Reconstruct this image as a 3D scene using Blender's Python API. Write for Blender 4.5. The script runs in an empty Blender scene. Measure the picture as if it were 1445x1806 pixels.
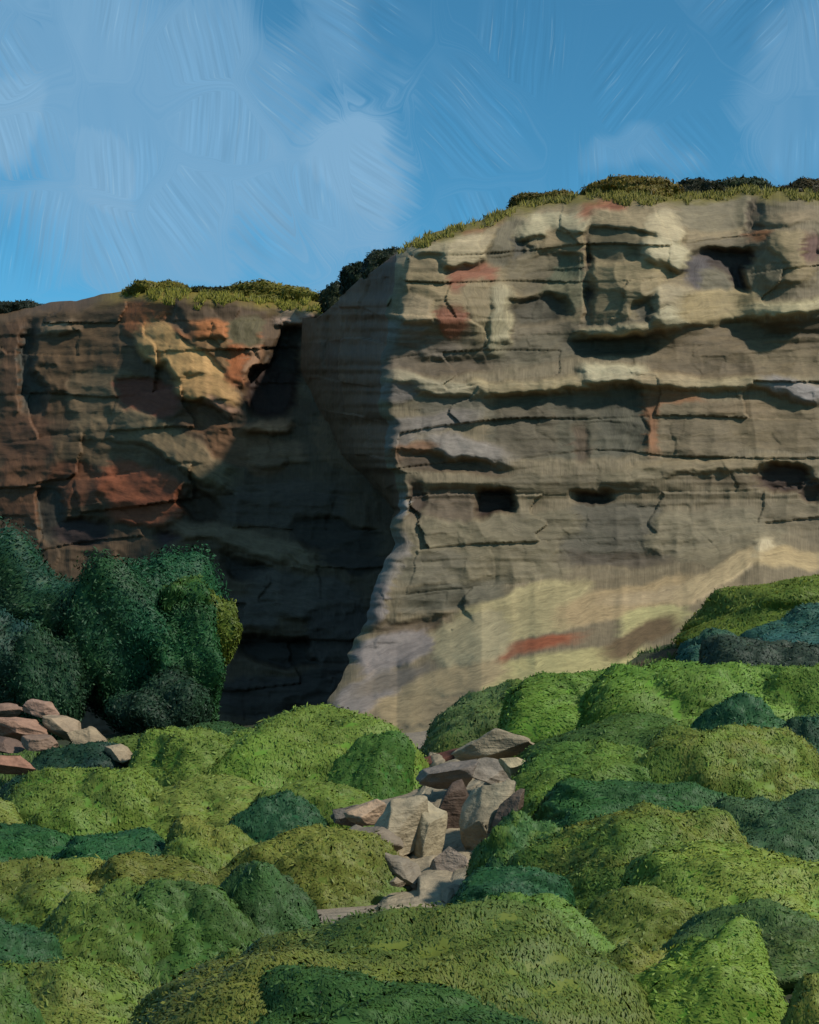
import bpy, math
import numpy as np

# ------------------------------------------------------------------ camera
F, CX, HY, CAMZ = 2520.0, 722.5, 1150.0, 7.0      # focal length in photo pixels, centre column, horizon row, eye height
scene = bpy.context.scene
cam = bpy.data.cameras.new('camera')
cam.sensor_fit = 'HORIZONTAL'
cam.sensor_width = 36.0
cam.lens = F / 1445.0 * 36.0
cam.shift_y = (HY - 903.0) / 1445.0
cam.clip_end = 5000
camo = bpy.data.objects.new('camera', cam)
camo.location = (0, 0, CAMZ)
camo.rotation_euler = (math.radians(90), 0, 0)
scene.collection.objects.link(camo)
scene.camera = camo

# ------------------------------------------------------------------ light
SUN = np.array((0.60, -0.43, 0.68)); SUN /= np.linalg.norm(SUN)
sun = bpy.data.lights.new('sun', 'SUN')
sun.energy = 2.1
sun.angle = math.radians(3.0)
sun.color = (1.0, 0.94, 0.84)
suno = bpy.data.objects.new('sun', sun)
el = math.asin(SUN[2])
suno.rotation_euler = (math.radians(90) - el, 0, math.atan2(SUN[0], -SUN[1]))
scene.collection.objects.link(suno)
scene.view_settings.view_transform = 'Standard'
scene.view_settings.look = 'None'
scene.view_settings.exposure = 1.2
scene.view_settings.gamma = 1.0
scene.cycles.max_bounces = 5
scene.cycles.diffuse_bounces = 3
scene.cycles.glossy_bounces = 2
scene.cycles.transmission_bounces = 2
scene.cycles.transparent_max_bounces = 4

# small node helper -------------------------------------------------
class NT:
    def __init__(s, tree):
        s.t = tree
        tree.nodes.clear()
    def n(s, kind, **kw):
        nd = s.t.nodes.new(kind)
        for k, v in kw.items():
            setattr(nd, k, v)
        return nd
    def put(s, sock, v):
        if hasattr(v, 'is_output'):
            s.t.links.new(v, sock)
        else:
            sock.default_value = v
    def m(s, op, a, b=None, c=None, clamp=False):
        nd = s.n('ShaderNodeMath', operation=op, use_clamp=clamp)
        for i, v in enumerate((a, b, c)):
            if v is not None:
                s.put(nd.inputs[i], v)
        return nd.outputs[0]
    def comb(s, x, y, z=0.0):
        nd = s.n('ShaderNodeCombineXYZ')
        for i, v in enumerate((x, y, z)):
            s.put(nd.inputs[i], v)
        return nd.outputs[0]
    def mix(s, f, a, b, blend='MIX'):
        nd = s.n('ShaderNodeMix', data_type='RGBA', blend_type=blend)
        nd.clamp_factor = True
        s.put(nd.inputs['Factor'], f)
        s.put(nd.inputs[6], a)
        s.put(nd.inputs[7], b)
        return nd.outputs[2]
    def noise(s, vec, scale, detail=2.0, rough=0.5, dist=0.0):
        nd = s.n('ShaderNodeTexNoise')
        s.put(nd.inputs['Vector'], vec)
        nd.inputs['Scale'].default_value = scale
        nd.inputs['Detail'].default_value = detail
        nd.inputs['Roughness'].default_value = rough
        nd.inputs['Distortion'].default_value = dist
        return nd.outputs['Fac']
    def vmul(s, vec, k):
        nd = s.n('ShaderNodeVectorMath', operation='MULTIPLY')
        s.put(nd.inputs[0], vec)
        nd.inputs[1].default_value = k
        return nd.outputs[0]
    def smooth(s, x, lo, hi, a=0.0, b=1.0):
        nd = s.n('ShaderNodeMapRange', interpolation_type='SMOOTHSTEP')
        s.put(nd.inputs[0], x)
        for i, v in enumerate((lo, hi, a, b)):
            nd.inputs[i + 1].default_value = v
        return nd.outputs[0]

def lin(c):
    c = np.asarray(c, float) / 255.0
    return np.where(c <= 0.04045, c / 12.92, ((c + 0.055) / 1.055) ** 2.4)
def lin4(c):
    return tuple(lin(c)) + (1.0,)

# ------------------------------------------------------------------ sky (Nishita light with brushed cloud drifts)
world = bpy.data.worlds.new('World')
scene.world = world
world.use_nodes = True
N = NT(world.node_tree)
tc = N.n('ShaderNodeTexCoord')
sep = N.n('ShaderNodeSeparateXYZ')
N.put(sep.inputs[0], tc.outputs['Generated'])
AZ = N.m('ARCTAN2', sep.outputs[0], sep.outputs[1])
EL = N.m('ARCTAN2', sep.outputs[2], N.m('SQRT', N.m('ADD', N.m('MULTIPLY', sep.outputs[0], sep.outputs[0]), N.m('MULTIPLY', sep.outputs[1], sep.outputs[1]))))
sky = N.n('ShaderNodeTexSky', sky_type='NISHITA')
sky.sun_disc = False
sky.sun_elevation = el
sky.sun_rotation = math.atan2(SUN[0], SUN[1])
sky.altitude = 1500
sky.air_density = 1.0
sky.dust_density = 0.0
sky.ozone_density = 4.0
Q = N.comb(AZ, EL)
warp = N.n('ShaderNodeTexNoise'); N.put(warp.inputs['Vector'], Q); warp.inputs['Scale'].default_value = 9.0
wv = N.n('ShaderNodeVectorMath', operation='MULTIPLY_ADD')
N.put(wv.inputs[0], warp.outputs['Color']); wv.inputs[1].default_value = (0.06, 0.06, 0); N.put(wv.inputs[2], Q)
vor = N.n('ShaderNodeTexVoronoi', voronoi_dimensions='2D', feature='SMOOTH_F1')
vor.inputs['Smoothness'].default_value = 0.3
N.put(vor.inputs['Vector'], wv.outputs[0]); vor.inputs['Scale'].default_value = 15.0
vs = N.n('ShaderNodeSeparateColor'); N.put(vs.inputs[0], vor.outputs['Color'])
Q2 = N.n('ShaderNodeVectorMath', operation='MULTIPLY_ADD')
N.put(Q2.inputs[0], warp.outputs['Color']); Q2.inputs[1].default_value = (0.016, 0.016, 0); N.put(Q2.inputs[2], Q)
rot = N.n('ShaderNodeVectorRotate', rotation_type='Z_AXIS')
N.put(rot.inputs['Vector'], Q2.outputs[0])
N.put(rot.inputs['Angle'], N.m('MULTIPLY_ADD', vs.outputs[0], 2.0, 0.5))
streak = N.noise(N.vmul(rot.outputs[0], (14.0, 330.0, 0.0)), 1.0, 2.0, 0.6)
streak2 = N.noise(N.vmul(rot.outputs[0], (30.0, 560.0, 0.0)), 1.0, 1.0, 0.5)
band = N.noise(N.vmul(rot.outputs[0], (6.0, 60.0, 0.0)), 1.0, 1.0, 0.5)
# soft drifts of cloud: (px, py, half width, half height, tilt deg, strength)
CLOUDS = [(255, 165, 455, 275, 22, .72), (600, 300, 150, 120, 35, .8), (90, 80, 200, 110, 10, .75), (230, 95, 340, 120, -8, .60), (20, 190, 75, 150, 22, 1.0), (185, 290, 95, 62, 30, .95),
          (620, 285, 120, 78, 32, 1.05), (440, 260, 150, 70, -18, .55), (330, 430, 190, 66, 10, .6),
          (255, 100, 110, 45, 20, .45), (560, 80, 110, 130, 30, .35), (1400, 180, 150, 120, -20, .42),
          (1130, 250, 80, 50, 15, .38), (560, 420, 150, 60, 0, .4), (1420, 60, 90, 60, 0, .3)]
tot = None
wn = N.n('ShaderNodeTexNoise'); N.put(wn.inputs['Vector'], Q); wn.inputs['Scale'].default_value = 11.0; wn.inputs['Detail'].default_value = 2.0
wns = N.n('ShaderNodeSeparateColor'); N.put(wns.inputs[0], wn.outputs['Color'])
WAZ = N.m('MULTIPLY_ADD', N.m('SUBTRACT', wns.outputs[0], 0.5), 0.07, AZ)
WEL = N.m('MULTIPLY_ADD', N.m('SUBTRACT', wns.outputs[1], 0.5), 0.07, EL)
rag = N.m('MULTIPLY_ADD', N.m('SUBTRACT', streak, 0.5), 0.7, N.m('MULTIPLY_ADD', N.m('SUBTRACT', N.noise(Q, 9.0, 3.0), 0.5), 1.2, N.m('MULTIPLY', N.m('SUBTRACT', vs.outputs[2], 0.5), 0.45)))
for (px, py, hw, hh, a, s) in CLOUDS:
    az0 = math.atan((px - CX) / F)
    el0 = math.atan((HY - py) / F * math.cos(az0))
    dx = N.m('SUBTRACT', WAZ, az0); dy = N.m('SUBTRACT', WEL, el0)
    ca, sa = math.cos(-math.radians(a)), math.sin(-math.radians(a))
    lx = N.m('MULTIPLY_ADD', dx, ca * F / hw, N.m('MULTIPLY', dy, sa * F / hw))
    ly = N.m('MULTIPLY_ADD', dy, ca * F / hh, N.m('MULTIPLY', dx, -sa * F / hh))
    d = N.m('SQRT', N.m('ADD', N.m('MULTIPLY', lx, lx), N.m('MULTIPLY', ly, ly)))
    g = N.smooth(N.m('ADD', d, rag), 1.18, 0.58, 0.0, s)
    tot = g if tot is None else N.m('MAXIMUM', tot, g)
# unseen drifts round the rest of the sky, thickened to warm the fill light
far = N.smooth(N.m('ABSOLUTE', AZ), 0.34, 0.5)
gen = N.m('MULTIPLY', N.smooth(N.noise(wv.outputs[0], 5.0, 3.0), 0.40, 0.58, 0.0, 1.0), far)
tot = N.m('MAXIMUM', tot, gen)
patch = N.m('MULTIPLY_ADD', N.m('SUBTRACT', vs.outputs[1], 0.5), 0.14, N.m('MULTIPLY', N.m('SUBTRACT', band, 0.5), 0.35))
tot = N.m('ADD', tot, patch, clamp=True)
tint = N.mix(1.0, sky.outputs[0], (0.51, 1.15, 1.10, 1.0), 'MULTIPLY')
base = N.n('ShaderNodeVectorMath', operation='SCALE'); N.put(base.inputs[0], tint); base.inputs['Scale'].default_value = 1.0
seam = N.smooth(vor.outputs['Distance'], 0.62, 0.30)
val = N.m('MULTIPLY_ADD', N.m('MULTIPLY', N.m('SUBTRACT', streak, 0.5), seam), 0.46, 1.0)
cloudc = N.mix(tot, base.outputs[0], (1.75, 3.42, 5.1, 1.0))
glint = N.smooth(streak2, 0.62, 0.76, 0.0, 0.22)
cloudc = N.mix(N.m('MULTIPLY', glint, seam), cloudc, (3.0, 4.6, 5.6, 1.0))
fin = N.n('ShaderNodeVectorMath', operation='SCALE'); N.put(fin.inputs[0], cloudc); N.put(fin.inputs['Scale'], val)
bg = N.n('ShaderNodeBackground'); N.put(bg.inputs[0], fin.outputs[0]); bg.inputs[1].default_value = 0.0525
wo = N.n('ShaderNodeOutputWorld'); N.put(wo.inputs[0], bg.outputs[0])

# ------------------------------------------------------------------ helpers
col = scene.collection
def P(px, py, Y):
    px = np.asarray(px, float); py = np.asarray(py, float); Y = np.asarray(Y, float) + 0 * px
    return np.stack([(px - CX) / F * Y, Y, CAMZ + (HY - py) / F * Y], -1)

def vnoise(x, y, seed=0):
    x = np.asarray(x, float); y = np.asarray(y, float)
    xi = np.floor(x).astype(np.int64); yi = np.floor(y).astype(np.int64)
    fx = x - xi; fy = y - yi
    fx = fx * fx * (3 - 2 * fx); fy = fy * fy * (3 - 2 * fy)
    def h(a, b):
        n = (a * 374761393 + b * 668265263 + seed * 974634777) & 0xFFFFFFFF
        n = ((n ^ (n >> 13)) * 1274126177) & 0xFFFFFFFF
        n = n ^ (n >> 16)
        return (n & 0xFFFFFF) / float(0xFFFFFF)
    return (h(xi, yi) * (1 - fx) + h(xi + 1, yi) * fx) * (1 - fy) + (h(xi, yi + 1) * (1 - fx) + h(xi + 1, yi + 1) * fx) * fy
def fbm(x, y, seed=0, o=4, g=0.5):
    s = 0; a = 1; t = 0
    for i in range(o):
        s = s + a * vnoise(x * 2 ** i, y * 2 ** i, seed + i * 17); t += a; a *= g
    return s / t - 0.5
def ridge(x, y, seed=0, o=4):
    s = 0; a = 1; t = 0
    for i in range(o):
        s = s + a * (1 - np.abs(2 * vnoise(x * 2 ** i, y * 2 ** i, seed + i * 31) - 1)); t += a; a *= .5
    return s / t

def hash01(a, b, seed):
    n = (a.astype(np.int64) * 374761393 + b.astype(np.int64) * 668265263 + seed * 974634777) & 0xFFFFFFFF
    n = ((n ^ (n >> 13)) * 1274126177) & 0xFFFFFFFF
    n = n ^ (n >> 16)
    return (n & 0xFFFFFF) / float(0xFFFFFF)
def blocks(x, y, bw, bh, seed, joint=2.2):
    """bedded, jointed rock: every block its own set-back and tilt, joints cut in; returns relief, tone"""
    xw = x + fbm(x / bw, y / bh, seed + 3, 3) * bw * .5
    yw = y + fbm(x / (bw * 2.5), y / bh * .6, seed + 5, 3) * bh * 1.1 + 0.04 * x
    rv = yw / bh
    ri = np.floor(rv)
    hi = hash01(ri, ri * 0 + 7, seed)
    cu = xw / (bw * (.6 + .9 * hi)) + hi * 17.3
    ci = np.floor(cu)
    h = hash01(ri, ci, seed + 1); h2 = hash01(ri, ci, seed + 2); h3 = hash01(ri, ci, seed + 4)
    fy = rv - ri; fx = cu - ci
    ey = np.minimum(fy, 1 - fy) * bh; ex = np.minimum(fx, 1 - fx) * bw
    gap = np.minimum(sstep(0, joint, ey), .35 + .65 * sstep(0, joint, ex))
    rel = (h - .5) * 2 + (fx - .5) * (h2 - .5) * 1.2 + (fy - .5) * (h3 - .3) * .9
    return rel - (1 - gap) * .17, (h2 - .5)

def sstep(e0, e1, x):
    t = np.clip((x - e0) / (e1 - e0), 0, 1)
    return t * t * (3 - 2 * t)

def make_mesh(name, verts, faces, mat, attrs=None, smooth=True):
    me = bpy.data.meshes.new(name)
    verts = np.ascontiguousarray(verts, np.float32); faces = np.ascontiguousarray(faces, np.int32)
    k = faces.shape[1]
    me.vertices.add(len(verts)); me.vertices.foreach_set('co', verts.ravel())
    me.loops.add(faces.size); me.loops.foreach_set('vertex_index', faces.ravel())
    me.polygons.add(len(faces))
    me.polygons.foreach_set('loop_start', np.arange(0, faces.size, k, dtype=np.int32))
    me.polygons.foreach_set('loop_total', np.full(len(faces), k, np.int32))
    me.polygons.foreach_set('use_smooth', np.full(len(faces), smooth, bool))
    for an, (ty, data) in (attrs or {}).items():
        at = me.attributes.new(an, ty, 'POINT')
        at.data.foreach_set('color' if ty == 'FLOAT_COLOR' else 'vector', np.ascontiguousarray(data, np.float32).ravel())
    me.update(calc_edges=True)
    me.materials.append(mat)
    return me
def link(name, me, parent=None):
    o = bpy.data.objects.new(name, me)
    col.objects.link(o)
    if parent:
        o.parent = parent
    return o
def tag(o, label=None, cat=None, group=None, kind=None):
    for k, v in (('label', label), ('category', cat), ('group', group), ('kind', kind)):
        if v:
            o[k] = v
    return o
def rgba(c):
    c = np.asarray(c, float)
    return np.concatenate([c, np.ones(c.shape[:-1] + (1,))], -1)

# ------------------------------------------------------------------ materials
def mat_rock(name, bump=0.16, along=(0.55, 9.0, 1.0)):
    m = bpy.data.materials.new(name); m.use_nodes = True
    n = NT(m.node_tree)
    ca = n.n('ShaderNodeAttribute', attribute_name='col')
    su = n.n('ShaderNodeAttribute', attribute_name='stroke')
    st = n.noise(n.vmul(su.outputs['Vector'], along), 1.0, 3.0, 0.6, 0.4)
    st2 = n.noise(n.vmul(su.outputs['Vector'], (0.35, 2.6, 1.0)), 1.0, 2.0, 0.5, 0.6)
    geo = n.n('ShaderNodeNewGeometry')
    gr = n.noise(geo.outputs['Position'], 2.2, 5.0, 0.65)
    k = n.m('ADD', n.m('MULTIPLY', n.m('SUBTRACT', st, 0.5), 0.8), n.m('ADD', n.m('MULTIPLY', n.m('SUBTRACT', st2, 0.5), 0.55), n.m('MULTIPLY_ADD', n.m('SUBTRACT', gr, 0.5), 0.7, 1.0)))
    sc = n.n('ShaderNodeVectorMath', operation='SCALE'); n.put(sc.inputs[0], ca.outputs['Color']); n.put(sc.inputs['Scale'], k)
    b = n.n('ShaderNodeBsdfPrincipled')
    n.put(b.inputs['Base Color'], sc.outputs[0])
    b.inputs['Roughness'].default_value = 0.72
    b.inputs['Specular IOR Level'].default_value = 0.25
    hgt = n.m('ADD', n.m('MULTIPLY', st, 0.5), n.m('ADD', n.m('MULTIPLY', gr, 0.9), n.m('MULTIPLY', st2, 0.6)))
    bp = n.n('ShaderNodeBump'); bp.inputs['Strength'].default_value = bump; bp.inputs['Distance'].default_value = 0.25
    n.put(bp.inputs['Height'], hgt); n.put(b.inputs['Normal'], bp.outputs[0])
    o = n.n('ShaderNodeOutputMaterial'); n.put(o.inputs[0], b.outputs[0])
    return m
def mat_leaf(name, mixn=0.9, trans=0.2):
    m = bpy.data.materials.new(name); m.use_nodes = True
    n = NT(m.node_tree)
    ca = n.n('ShaderNodeAttribute', attribute_name='col')
    na = n.n('ShaderNodeAttribute', attribute_name='mound')
    geo = n.n('ShaderNodeNewGeometry')
    mx = n.n('ShaderNodeMix', data_type='VECTOR'); mx.inputs['Factor'].default_value = mixn
    n.put(mx.inputs[4], geo.outputs['Normal']); n.put(mx.inputs[5], na.outputs['Vector'])
    nm = n.n('ShaderNodeVectorMath', operation='NORMALIZE'); n.put(nm.inputs[0], mx.outputs[1])
    b = n.n('ShaderNodeBsdfPrincipled')
    n.put(b.inputs['Base Color'], ca.outputs['Color']); n.put(b.inputs['Normal'], nm.outputs[0])
    b.inputs['Roughness'].default_value = 0.55
    b.inputs['Specular IOR Level'].default_value = 0.2
    t = n.n('ShaderNodeBsdfTranslucent')
    n.put(t.inputs[0], n.mix(1.0, ca.outputs['Color'], (1.15, 1.1, 0.6, 1), 'MULTIPLY'))
    ms = n.n('ShaderNodeMixShader'); ms.inputs[0].default_value = trans
    n.put(ms.inputs[1], b.outputs[0]); n.put(ms.inputs[2], t.outputs[0])
    o = n.n('ShaderNodeOutputMaterial'); n.put(o.inputs[0], ms.outputs[0])
    return m
def mat_simple(name, c, rough=0.85, var=0.5, scale=3.0):
    m = bpy.data.materials.new(name); m.use_nodes = True
    n = NT(m.node_tree)
    geo = n.n('ShaderNodeNewGeometry')
    g = n.noise(geo.outputs['Position'], scale, 5.0, 0.65)
    sc = n.n('ShaderNodeVectorMath', operation='SCALE'); sc.inputs[0].default_value = tuple(c)
    n.put(sc.inputs['Scale'], n.m('MULTIPLY_ADD', n.m('SUBTRACT', g, 0.5), 2 * var, 1.0))
    b = n.n('ShaderNodeBsdfPrincipled'); n.put(b.inputs['Base Color'], sc.outputs[0])
    b.inputs['Roughness'].default_value = rough; b.inputs['Specular IOR Level'].default_value = 0.15
    bp = n.n('ShaderNodeBump'); bp.inputs['Strength'].default_value = 0.5; bp.inputs['Distance'].default_value = 0.1
    n.put(bp.inputs['Height'], g); n.put(b.inputs['Normal'], bp.outputs[0])
    o = n.n('ShaderNodeOutputMaterial'); n.put(o.inputs[0], b.outputs[0])
    return m
ROCK = mat_rock('weathered_rock')
BOULDER = mat_rock('boulder_rock', 0.45, (1.6, 2.6, 2.0))
LEAF = mat_leaf('shrub_leaves')
GRASS = mat_leaf('cliff_grass', 0.5, 0.2)
BARK = mat_simple('bark', (0.06, 0.045, 0.035))
EARTH = mat_rock('earth', 0.6)

# ------------------------------------------------------------------ cliffs
# each entry: kind, centre x, centre y, half length, half height, tilt (deg, clockwise on the photo), colour (dark hollows and cracks have some shade painted in), metres proud, lean
# lean: >0 the lower edge stands forward (a ledge that looks up), <0 it undercuts
RIGHT = [
 ('slab',1000,460,330,110,-6,(126,113,88),0,0), ('slab',1310,620,170,50,-2,(102,90,70),-.2,0),
 ('slab',860,600,190,45,0,(104,95,78),0,0),
 ('knob',790,442,80,30,-4,(152,140,114),.9,.3), ('slab',745,485,45,40,0,(142,127,100),.5,.2), ('slab',765,520,55,42,10,(136,121,93),.4,0),
 ('knob',735,548,28,26,0,(148,132,106),.9,.3), ('slab',838,487,40,22,-15,(130,86,66),.3,.1), ('slab',796,566,22,30,-10,(125,82,62),.2,0),
 ('slab',848,548,30,55,-10,(132,119,93),.3,0), ('pillar',886,566,22,62,5,(152,144,118),.9,.1), ('slab',903,430,38,44,10,(98,92,75),-.4,0),
 ('crack',922,436,13,34,8,(74,72,64),-1.4,0), ('knob',985,396,66,22,-5,(152,144,118),.9,.4), ('slab',1002,442,56,36,10,(126,112,86),.1,-.2),
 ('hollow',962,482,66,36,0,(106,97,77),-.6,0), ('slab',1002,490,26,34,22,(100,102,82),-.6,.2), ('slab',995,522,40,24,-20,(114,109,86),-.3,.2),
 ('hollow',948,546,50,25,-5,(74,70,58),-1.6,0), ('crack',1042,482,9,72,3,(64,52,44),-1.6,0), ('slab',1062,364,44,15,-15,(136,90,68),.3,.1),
 ('slab',820,402,55,8,-14,(128,84,62),.2,.1),
 ('knob',1105,390,70,22,5,(147,132,104),.8,.2), ('knob',1172,402,30,30,10,(162,150,122),1.0,.3), ('slab',1095,432,55,28,5,(108,98,76),-.2,-.2),
 ('knob',1180,452,48,23,12,(164,155,128),1.3,.3), ('slab',1110,486,72,28,0,(137,123,94),.4,0), ('slab',1110,534,66,24,0,(120,109,84),.2,0),
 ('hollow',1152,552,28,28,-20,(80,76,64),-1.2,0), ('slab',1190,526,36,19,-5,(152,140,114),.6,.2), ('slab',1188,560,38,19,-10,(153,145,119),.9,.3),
 ('slab',1262,372,72,32,0,(114,106,86),0,0), ('crack',1330,386,16,45,0,(86,76,62),-.8,0), ('slab',1392,384,52,11,0,(128,114,90),.4,.2),
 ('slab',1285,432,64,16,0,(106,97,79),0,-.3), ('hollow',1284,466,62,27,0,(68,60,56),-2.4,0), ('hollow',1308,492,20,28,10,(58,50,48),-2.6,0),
 ('slab',1230,482,16,28,15,(84,80,82),-.9,0), ('slab',1262,497,28,20,10,(102,97,82),-.3,0), ('slab',1345,415,20,10,-10,(127,88,58),.1,0),
 ('knob',1394,452,46,45,10,(130,116,88),.6,0), ('slab',1350,482,35,38,30,(110,102,82),.1,0), ('hollow',1432,440,14,26,0,(92,70,62),-.8,0),
 ('slab',1268,540,75,30,-5,(142,128,96),.6,.3), ('ledge',1390,541,80,13,-6,(158,148,117),1.3,.5),
 ('slab',705,586,42,16,-3,(114,108,102),.3,0), ('slab',745,612,66,15,0,(106,97,86),.1,0), ('slab',700,640,45,30,0,(96,86,74),-.2,0),
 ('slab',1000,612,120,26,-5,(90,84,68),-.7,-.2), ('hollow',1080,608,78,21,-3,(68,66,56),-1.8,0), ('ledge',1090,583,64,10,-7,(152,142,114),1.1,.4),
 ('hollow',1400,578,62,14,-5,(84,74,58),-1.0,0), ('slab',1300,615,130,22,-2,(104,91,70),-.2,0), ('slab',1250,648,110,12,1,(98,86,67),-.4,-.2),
 ('slab',1400,640,70,25,2,(106,94,72),-.1,0), ('hollow',790,644,84,16,0,(88,78,64),-.7,0),
 ('ledge',930,681,112,12,-3,(144,131,102),1.1,.5), ('ledge',1085,661,56,17,4,(160,152,126),1.5,.5), ('ledge',1182,674,58,14,0,(142,127,100),1.1,.4),
 ('ledge',1310,674,90,10,0,(140,128,100),.9,.4), ('ledge',1402,686,56,14,12,(127,122,120),1.1,.3), ('ledge',765,680,72,14,12,(142,134,112),.8,.4),
 ('slab',702,692,36,15,-10,(112,106,102),.3,0), ('slab',1000,748,142,60,0,(86,82,68),-.5,0), ('slab',1102,742,44,58,0,(77,75,63),-.7,0),
 ('crack',1030,780,14,34,-8,(82,70,56),-.9,0), ('slab',930,760,55,45,0,(90,83,68),-.4,0),
 ('slab',1188,706,48,14,0,(126,90,62),.1,0), ('slab',1152,758,14,44,0,(123,88,62),0,0), ('slab',1235,758,76,48,0,(107,96,76),.2,0),
 ('slab',1372,752,82,44,0,(106,94,72),.1,0), ('slab',1300,720,70,16,2,(112,98,76),.2,0), ('slab',805,716,60,17,5,(102,97,84),.1,0),
 ('slab',762,745,76,16,-8,(114,108,102),.3,.2), ('slab',700,770,34,24,-10,(108,101,94),.2,0), ('slab',822,790,76,17,12,(120,114,108),.7,.3),
 ('slab',728,796,40,12,-10,(121,92,70),.3,0), ('hollow',792,820,98,13,8,(80,68,54),-.9,0), ('ledge',1250,822,155,13,-3,(120,108,84),.6,.3),
 ('slab',1000,852,155,16,0,(100,92,74),0,0), ('slab',1120,838,60,12,-4,(112,103,82),.3,.2), ('slab',1330,852,100,12,0,(96,85,67),-.2,0),
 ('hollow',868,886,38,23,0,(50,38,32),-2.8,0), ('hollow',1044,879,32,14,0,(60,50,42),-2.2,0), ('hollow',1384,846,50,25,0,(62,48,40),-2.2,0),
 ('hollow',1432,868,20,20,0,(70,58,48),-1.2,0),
 ('crack',734,880,13,36,0,(74,62,52),-.8,0), ('slab',790,888,44,30,0,(88,77,63),-.4,0), ('pillar',706,892,10,24,0,(127,124,122),.6,0),
 ('slab',865,972,150,58,0,(110,102,82),.1,0), ('slab',1090,942,100,56,0,(86,82,70),-.3,0), ('slab',1265,945,120,48,0,(114,106,86),.2,0),
 ('slab',1090,986,92,13,0,(80,72,60),-.5,0), ('slab',960,925,60,22,0,(104,97,78),.1,0), ('slab',1400,910,60,22,0,(106,97,78),.1,0),
 ('slab',690,988,20,50,15,(114,108,102),.3,0), ('slab',800,1050,95,24,-8,(92,88,74),-.2,0), ('slab',760,1000,60,30,-5,(102,96,80),0,0),
 ('slab',660,1062,26,42,20,(112,106,104),.3,0), ('hollow',728,1106,72,13,-8,(90,78,62),-.6,0), ('slab',690,1150,72,30,-18,(116,110,108),.5,.3),
 ('slab',645,1222,62,28,-22,(118,112,108),.5,.3), ('slab',690,1200,70,14,-15,(104,97,88),0,0),
 ('scree',930,1082,124,44,-15,(152,142,107),.3,.2), ('scree',1105,1062,130,28,-12,(152,134,102),.3,.2), ('ledge',1180,1046,112,13,-8,(154,138,110),.6,.3),
 ('ledge',1272,1010,92,17,-30,(167,150,117),.7,.3), ('knob',1345,966,17,19,0,(174,162,134),.9,.3), ('scree',1392,986,62,18,5,(157,140,106),.4,.2),
 ('slab',962,1136,62,11,-10,(136,80,55),.3,.1), ('slab',876,1166,30,10,-30,(126,82,60),.2,.1), ('scree',1000,1182,155,32,-8,(160,152,108),.15,.1),
 ('scree',1150,1096,62,24,-10,(160,154,110),.2,.1), ('scree',830,1132,72,44,-20,(150,141,112),.3,.2), ('scree',800,1202,92,25,-15,(147,132,102),.3,.2),
 ('scree',720,1252,62,28,-5,(142,127,98),.3,.2), ('scree',805,1258,62,28,-5,(137,122,95),.3,.2), ('scree',760,1304,105,22,-5,(142,128,100),.3,.2),
 ('slab',1130,1126,72,17,-25,(97,82,60),-.2,0),
]
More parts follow.
